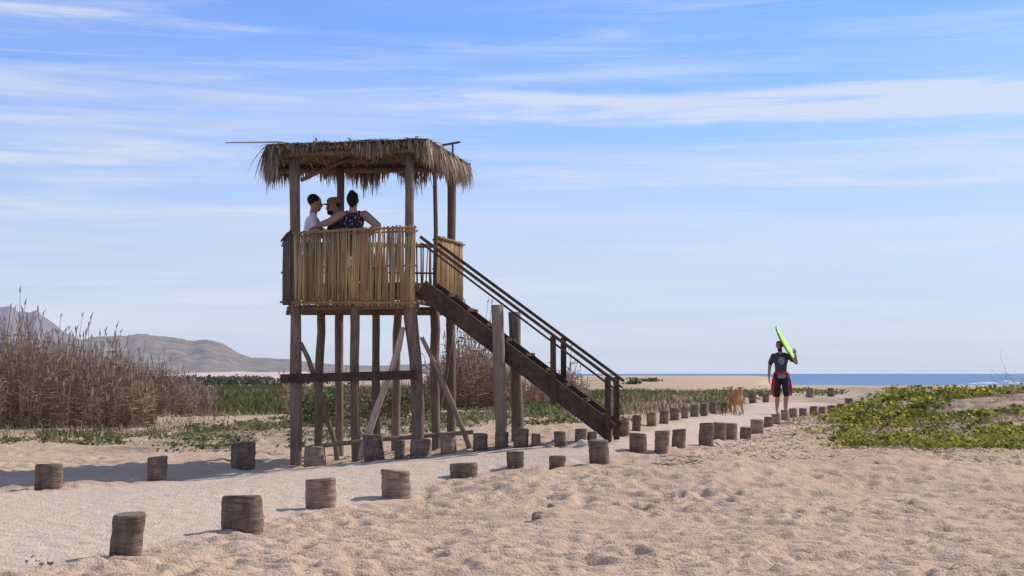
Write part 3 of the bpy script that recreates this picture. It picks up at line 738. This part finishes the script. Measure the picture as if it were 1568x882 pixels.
f.cone((.08,-.10,.045),(.09,-.27,.028),.038,.028,SK);f.ell((.09,-.20,.028),(.045,.08,.026),SK)
f.chain([(-.085,.0,.93),(-.09,.01,.50)],[.098,.082],SH);f.chain([(-.09,.0,.56),(-.085,.01,.48),(-.07,.13,.29),(-.06,.25,.13)],[.060,.056,.055,.036],SK)
f.cone((-.06,.25,.10),(-.06,.15,.03),.036,.026,SK);f.ell((-.06,.14,.035),(.042,.06,.028),SK)
for k in range(5):
    for cx,fy,fz in ((.09,-.275,.02),(-.06,.095,.02)):
        f.ell((cx+(k-2)*.017,fy,fz),(.010,.018,.012),SK)
ring=[(.150*math.cos(a),.105*math.sin(a),1.0+.01*math.sin(3*a)) for a in [k*math.pi/6 for k in range(13)]]
f.chain(ring,[.022]*13,RD);f.ell((0.0,-.115,.985),(.045,.03,.03),RD)
f.ell((0,-.105,.92),(.10,.025,.06),GY)
f.chain([(-.155,-.02,1.0),(-.19,-.05,.82),(-.215,-.06,.62),(-.185,-.06,.44)],[.03,.042,.045,.022],RD,.45,(0,1,0))
f.chain([(.155,-.02,1.0),(.19,-.03,.82),(.215,-.03,.65),(.235,-.02,.47)],[.03,.045,.05,.026],RD,.45,(0,1,0))
f.chain([(.13,.09,.98),(.17,.11,.78),(.18,.12,.56),(.16,.12,.42)],[.04,.05,.045,.025],RD,.4,(0,1,0))
wx,wy=W(1195,34.3),34.3
man=f.build('walking_man',MATS,.0080,(wx,wy,gz(wx,wy)-.005),0,BIAS)
bm=bmesh.new();out=[(0,.50),(.14,.48),(.215,.40),(.26,.2),(.27,-.1),(.245,-.38),(.20,-.46),(.12,-.43),(0,-.42)]
out=out+[(-a,b) for a,b in out[-2:0:-1]]
lay=[(-.026,.93,0),(-.018,1,0),(.0,1,1),(.018,1,1),(.026,.95,1)];rows=[]
for (zz,sc_,mi) in lay: rows.append([bm.verts.new((a*sc_,b*sc_,zz+.05*(b/.5)**2*(1 if b>0 else .2))) for a,b in out])
for i in range(len(rows)-1):
    for k in range(len(out)):
        fc=bm.faces.new((rows[i][k],rows[i][(k+1)%len(out)],rows[i+1][(k+1)%len(out)],rows[i+1][k]));fc.material_index=1 if i<2 else 0
fc=bm.faces.new(rows[0][::-1]);fc.material_index=1;fc=bm.faces.new(rows[-1]);fc.material_index=0
me=bpy.data.meshes.new('bodyboard');bm.to_mesh(me);bm.free()
me.materials.append(plain('lime_foam',(.50,.78,.16),.5,.05));me.materials.append(plain('dark_slick',(.03,.04,.05),.4,.1))
board=bpy.data.objects.new('bodyboard',me);link(board)
yl=Vector((-.53,-.10,.80)).normalized();nn=Vector((.82,-.30,.45));nn=(nn-yl*nn.dot(yl)).normalized();xl=yl.cross(nn)
M=Matrix((xl,yl,nn)).transposed().to_4x4();M.translation=Vector((wx+.125,wy+.03,gz(wx,wy)+1.66));board.matrix_world=M

f=Fig();OR,CRM,NO,DE=0,1,2,3
f.ell((0,.05,.42),(.105,.24,.12),OR);f.ell((0,-.14,.43),(.115,.15,.145),OR);f.ell((0,.27,.42),(.09,.13,.11),OR);f.ell((0,-.22,.40),(.08,.08,.11),CRM)
f.chain([(0,-.2,.46),(0,-.32,.56)],[.085,.065],OR);f.ell((0,-.37,.60),(.068,.080,.066),OR);f.cone((0,-.42,.585),(0,-.50,.565),.040,.026,CRM);f.ell((0,-.527,.575),(.016,.012,.012),NO)
for s in (-1,1):
    f.ell((s*.03,-.435,.622),(.011,.009,.009),NO);f.ell((s*.066,-.35,.625),(.018,.032,.045),OR,(0,s*.6,0))
for s,dy in ((-1,.05),(1,-.06)):
    f.chain([(s*.075,-.14,.40),(s*.08,-.12+dy*.5,.24),(s*.08,-.15+dy,.05)],[.055,.034,.024],OR);f.ell((s*.08,-.175+dy,.022),(.028,.045,.022),CRM)
    f.chain([(s*.07,.28,.40),(s*.085,.22-dy*.5,.26),(s*.08,.36-dy,.17),(s*.08,.33-dy,.04)],[.078,.05,.028,.022],OR);f.ell((s*.08,.30-dy,.022),(.027,.045,.022),CRM)
f.chain([(0,.37,.46),(0,.50,.52),(.03,.56,.60),(.05,.54,.67)],[.030,.038,.034,.014],OR)
dx,dy=W(1127,33.0),33.0
dog=f.build('dog',[plain('fur_orange',(.50,.23,.09),.9,.2,30),plain('fur_cream',(.58,.36,.18),.9,.15,30),eyeM,eyeM],.008,(dx,dy,gz(dx,dy)),math.radians(8));dog.scale=(.92,.92,.92)

def bench(p0,p1,name):
    mb=MB();p0=Vector(p0);p1=Vector(p1);mb.beam(p0+Vector((0,0,.43)),p1+Vector((0,0,.43)),.26,.04,0,.6)
    for t in (.1,.9):
        q=p0.lerp(p1,t);mb.beam(q,q+Vector((0,0,.408)),.22,.05,0,.4,up=(0,1,0))
    mb.build(name,[m_post])
def seated(f,shirt,skin,sleeve=True,lean=0,pants=SH,female=False):
    sw=.165 if female else .19
    f.ell((0,.0,.09),(.17,.13,.11),pants);f.cone((0,-lean*.1,.16),(0,-lean*.4,.40),.135 if female else .15,.15 if female else .165,shirt,.7,(0,1,0));f.ell((0,-lean*.5,.42),(sw-.005,.115,.14),shirt)
    if shirt!=FLR: f.cone((-sw+.03,-lean*.6,.525),(sw-.03,-lean*.6,.525),.055,.055,shirt)
    else:
        f.cone((-sw+.035,-lean*.6,.53),(sw-.035,-lean*.6,.53),.054,.054,skin);f.ell((0,-lean*.6,.485),(sw-.02,.100,.075),skin)
    f.cone((0,-lean*.6,.54),(0,-lean*.7-.01,.65),.058,.052,skin)
    for s in (-1,1):
        f.chain([(s*.09,0,.075),(s*.12,-.42,.09)],[.09,.068],pants);f.chain([(s*.12,-.42,.08),(s*.12,-.40,-.33)],[.06,.038],skin);f.cone((s*.12,-.40,-.375),(s*.13,-.55,-.395),.036,.026,NV)
f=Fig();seated(f,FLR,SKB,False,.12,NV,True);head(f,(0,-.10,.735),(-.25,-1,-.12),SKB,'bun')
f.chain([(.165,-.07,.53),(.33,-.02,.42),(.50,.0,.36)],[.064,.054,.037],SKB);f.hand((.505,0,.355),(1,0,-.45),(0,0,-1),(0,-1,0),SKB,.3)
f.chain([(-.165,-.07,.53),(-.345,.03,.37),(-.17,-.06,.20)],[.066,.056,.037],SKB);f.hand((-.165,-.065,.19),(.8,-.5,-.4),(.2,.2,-1),(0,-1,.5),SKB,.4)
for s in (-1,1): f.chain([(s*.085,-.04,.59),(s*.09,.045,.52),(s*.085,.055,.42)],[.010,.010,.010],FLR)
f.build('seated_woman',MATS,.0075,(-2.25,20.02,FLZ+.50),math.pi+.1,BIAS)
bench((-2.6,20.02,FLZ+.025),(-1.95,20.02,FLZ+.025),'wooden_bench')
f=Fig();seated(f,WH,SK,True,.05);head(f,(0,-.06,.735),(.1,-1,-.25),SK,'short')
for s,hx in ((-1,-.08),(1,.1)):
    f.cone((s*.18,-.03,.52),(s*.24,-.06,.35),.060,.058,WH);f.chain([(s*.23,-.05,.40),(s*.25,-.09,.27),(s*.16,-.30,.30)],[.044,.042,.028],SK);f.hand((s*.16,-.305,.305),(-s*.2,-1,.1),(0,0,-1),(-s,0,0),SK,.5)
f.build('seated_man',MATS,.0075,(-2.90,20.4,FLZ+.50),math.pi/2+.15,BIAS)
bench((-2.92,20.15,FLZ+.025),(-2.90,20.75,FLZ+.025),'wooden_bench')
f=Fig();seated(f,NV,SK,True,.08);head(f,(0,-.08,.725),(.1,-1,-.25),SK,'short',True,True)
for s in (-1,1):
    f.cone((s*.18,-.04,.52),(s*.25,-.09,.36),.060,.058,NV);f.chain([(s*.24,-.09,.40),(s*.25,-.15,.27),(s*.06,-.33,.42)],[.044,.042,.028],SK);f.hand((s*.06,-.33,.42),(-s*.4,-.6,.7),(-s,0,0),(0,.3,1),SK,.7)
f.build('seated_man',MATS,.0075,(-2.51,20.5,FLZ+.475),-math.pi/2+.3,BIAS)
bench((-2.49,20.3,FLZ),(-2.49,20.9,FLZ),'wooden_bench')
mb=MB();mb.beam((-2.89,20.39,FLZ+.88),(-2.89,20.39,FLZ+1.02),.02,.075,0,.5,up=(0,1,0));mb.build('mobile_phone',[eyeM])

# ------------------------------------------------------------------ sky, sun, camera
w=bpy.data.worlds.new('World');S.world=w;w.use_nodes=True;nt=w.node_tree;bg=nt.nodes['Background'];bg.inputs[1].default_value=.11
sky=N(nt,'ShaderNodeTexSky');sky.sky_type='NISHITA';sky.sun_disc=False;sky.sun_elevation=SUN_EL;sky.sun_rotation=SUN_AZ;sky.air_density=1.0;sky.dust_density=.2;sky.ozone_density=2.0
tc=N(nt,'ShaderNodeTexCoord').outputs['Generated']
def mth(op,a,b):
    n=N(nt,'ShaderNodeMath');n.operation=op
    for s,v in zip(n.inputs,(a,b)):
        if isinstance(v,(int,float)): s.default_value=v
        else: nt.links.new(v,s)
    return n.outputs[0]
sep=N(nt,'ShaderNodeSeparateXYZ');nt.links.new(tc,sep.inputs[0])
wisp=noise(nt,1.6,6,.55,vec=tc,mapscale=(1.2,1.2,17),dist=.35)
broad=noise(nt,1.1,3,.5,vec=tc,mapscale=(1.3,1.3,7))
fine=noise(nt,3.2,7,.6,vec=tc,mapscale=(1.4,1.4,24),dist=.5)
cl=mth('ADD',mth('MULTIPLY',ramp(nt,wisp,.48,.74),.65),mth('MULTIPLY',ramp(nt,broad,.42,.74),.32))
cl=mth('ADD',cl,mth('MULTIPLY',mth('MULTIPLY',ramp(nt,fine,.48,.72),ramp(nt,broad,.3,.55)),.45))
wob=mth('MULTIPLY',mth('SUBTRACT',noise(nt,5,4,.6,vec=tc,mapscale=(1,1,3)),.5),.035)
stk=ramp(nt,fine,.38,.62)
for zc,wd,x0,x1,amp in ((.187,.016,-.12,.02,.85),(.176,.008,-.25,.1,.5),(.134,.012,-.10,.02,.7),(.236,.006,.2,-.2,.45),(.145,.012,-.05,-.3,.5),(.112,.007,.3,-.2,.35)):
    dz=mth('ABSOLUTE',mth('ADD',mth('SUBTRACT',sep.outputs[2],zc),wob),0)
    m_=N(nt,'ShaderNodeMapRange');m_.interpolation_type='SMOOTHSTEP';m_.inputs[1].default_value=0;m_.inputs[2].default_value=wd;m_.inputs[3].default_value=1;m_.inputs[4].default_value=0;nt.links.new(dz,m_.inputs[0])
    q=mth('MULTIPLY',m_.outputs[0],ramp(nt,sep.outputs[0],x0,x1))
    cl=mth('ADD',cl,mth('MULTIPLY',mth('MULTIPLY',q,stk),amp))
cl=mth('MINIMUM',cl,.85)
blue=mixc(nt,1.0,sky.outputs[0],(.72,1.0,1.62),'MULTIPLY')
hz=N(nt,'ShaderNodeMapRange');hz.interpolation_type='SMOOTHSTEP';hz.inputs[1].default_value=-.02;hz.inputs[2].default_value=.25;hz.inputs[3].default_value=.95;hz.inputs[4].default_value=0.0;nt.links.new(sep.outputs[2],hz.inputs[0])
base=mixc(nt,hz.outputs[0],blue,(5.4,5.9,7.2))
col=mixc(nt,cl,base,(6.4,6.9,8.0))
nt.links.new(col,bg.inputs[0])
sl=bpy.data.lights.new('sun','SUN');sl.energy=4.2;sl.angle=math.radians(.5);sl.color=(1,.92,.81)
so=bpy.data.objects.new('sun',sl);sv=Vector((math.sin(SUN_AZ)*math.cos(SUN_EL),math.cos(SUN_AZ)*math.cos(SUN_EL),math.sin(SUN_EL)))
so.rotation_euler=sv.to_track_quat('Z','Y').to_euler();so.location=(20,10,30);S.collection.objects.link(so)
cam=bpy.data.cameras.new('camera');cam.sensor_width=36;cam.lens=36*F/1568;cam.clip_end=30000;cam.clip_start=.1
co=bpy.data.objects.new('camera',cam);co.location=(0,0,H);co.rotation_euler=(math.radians(90)+math.atan(131/F),0,0);S.collection.objects.link(co);S.camera=co
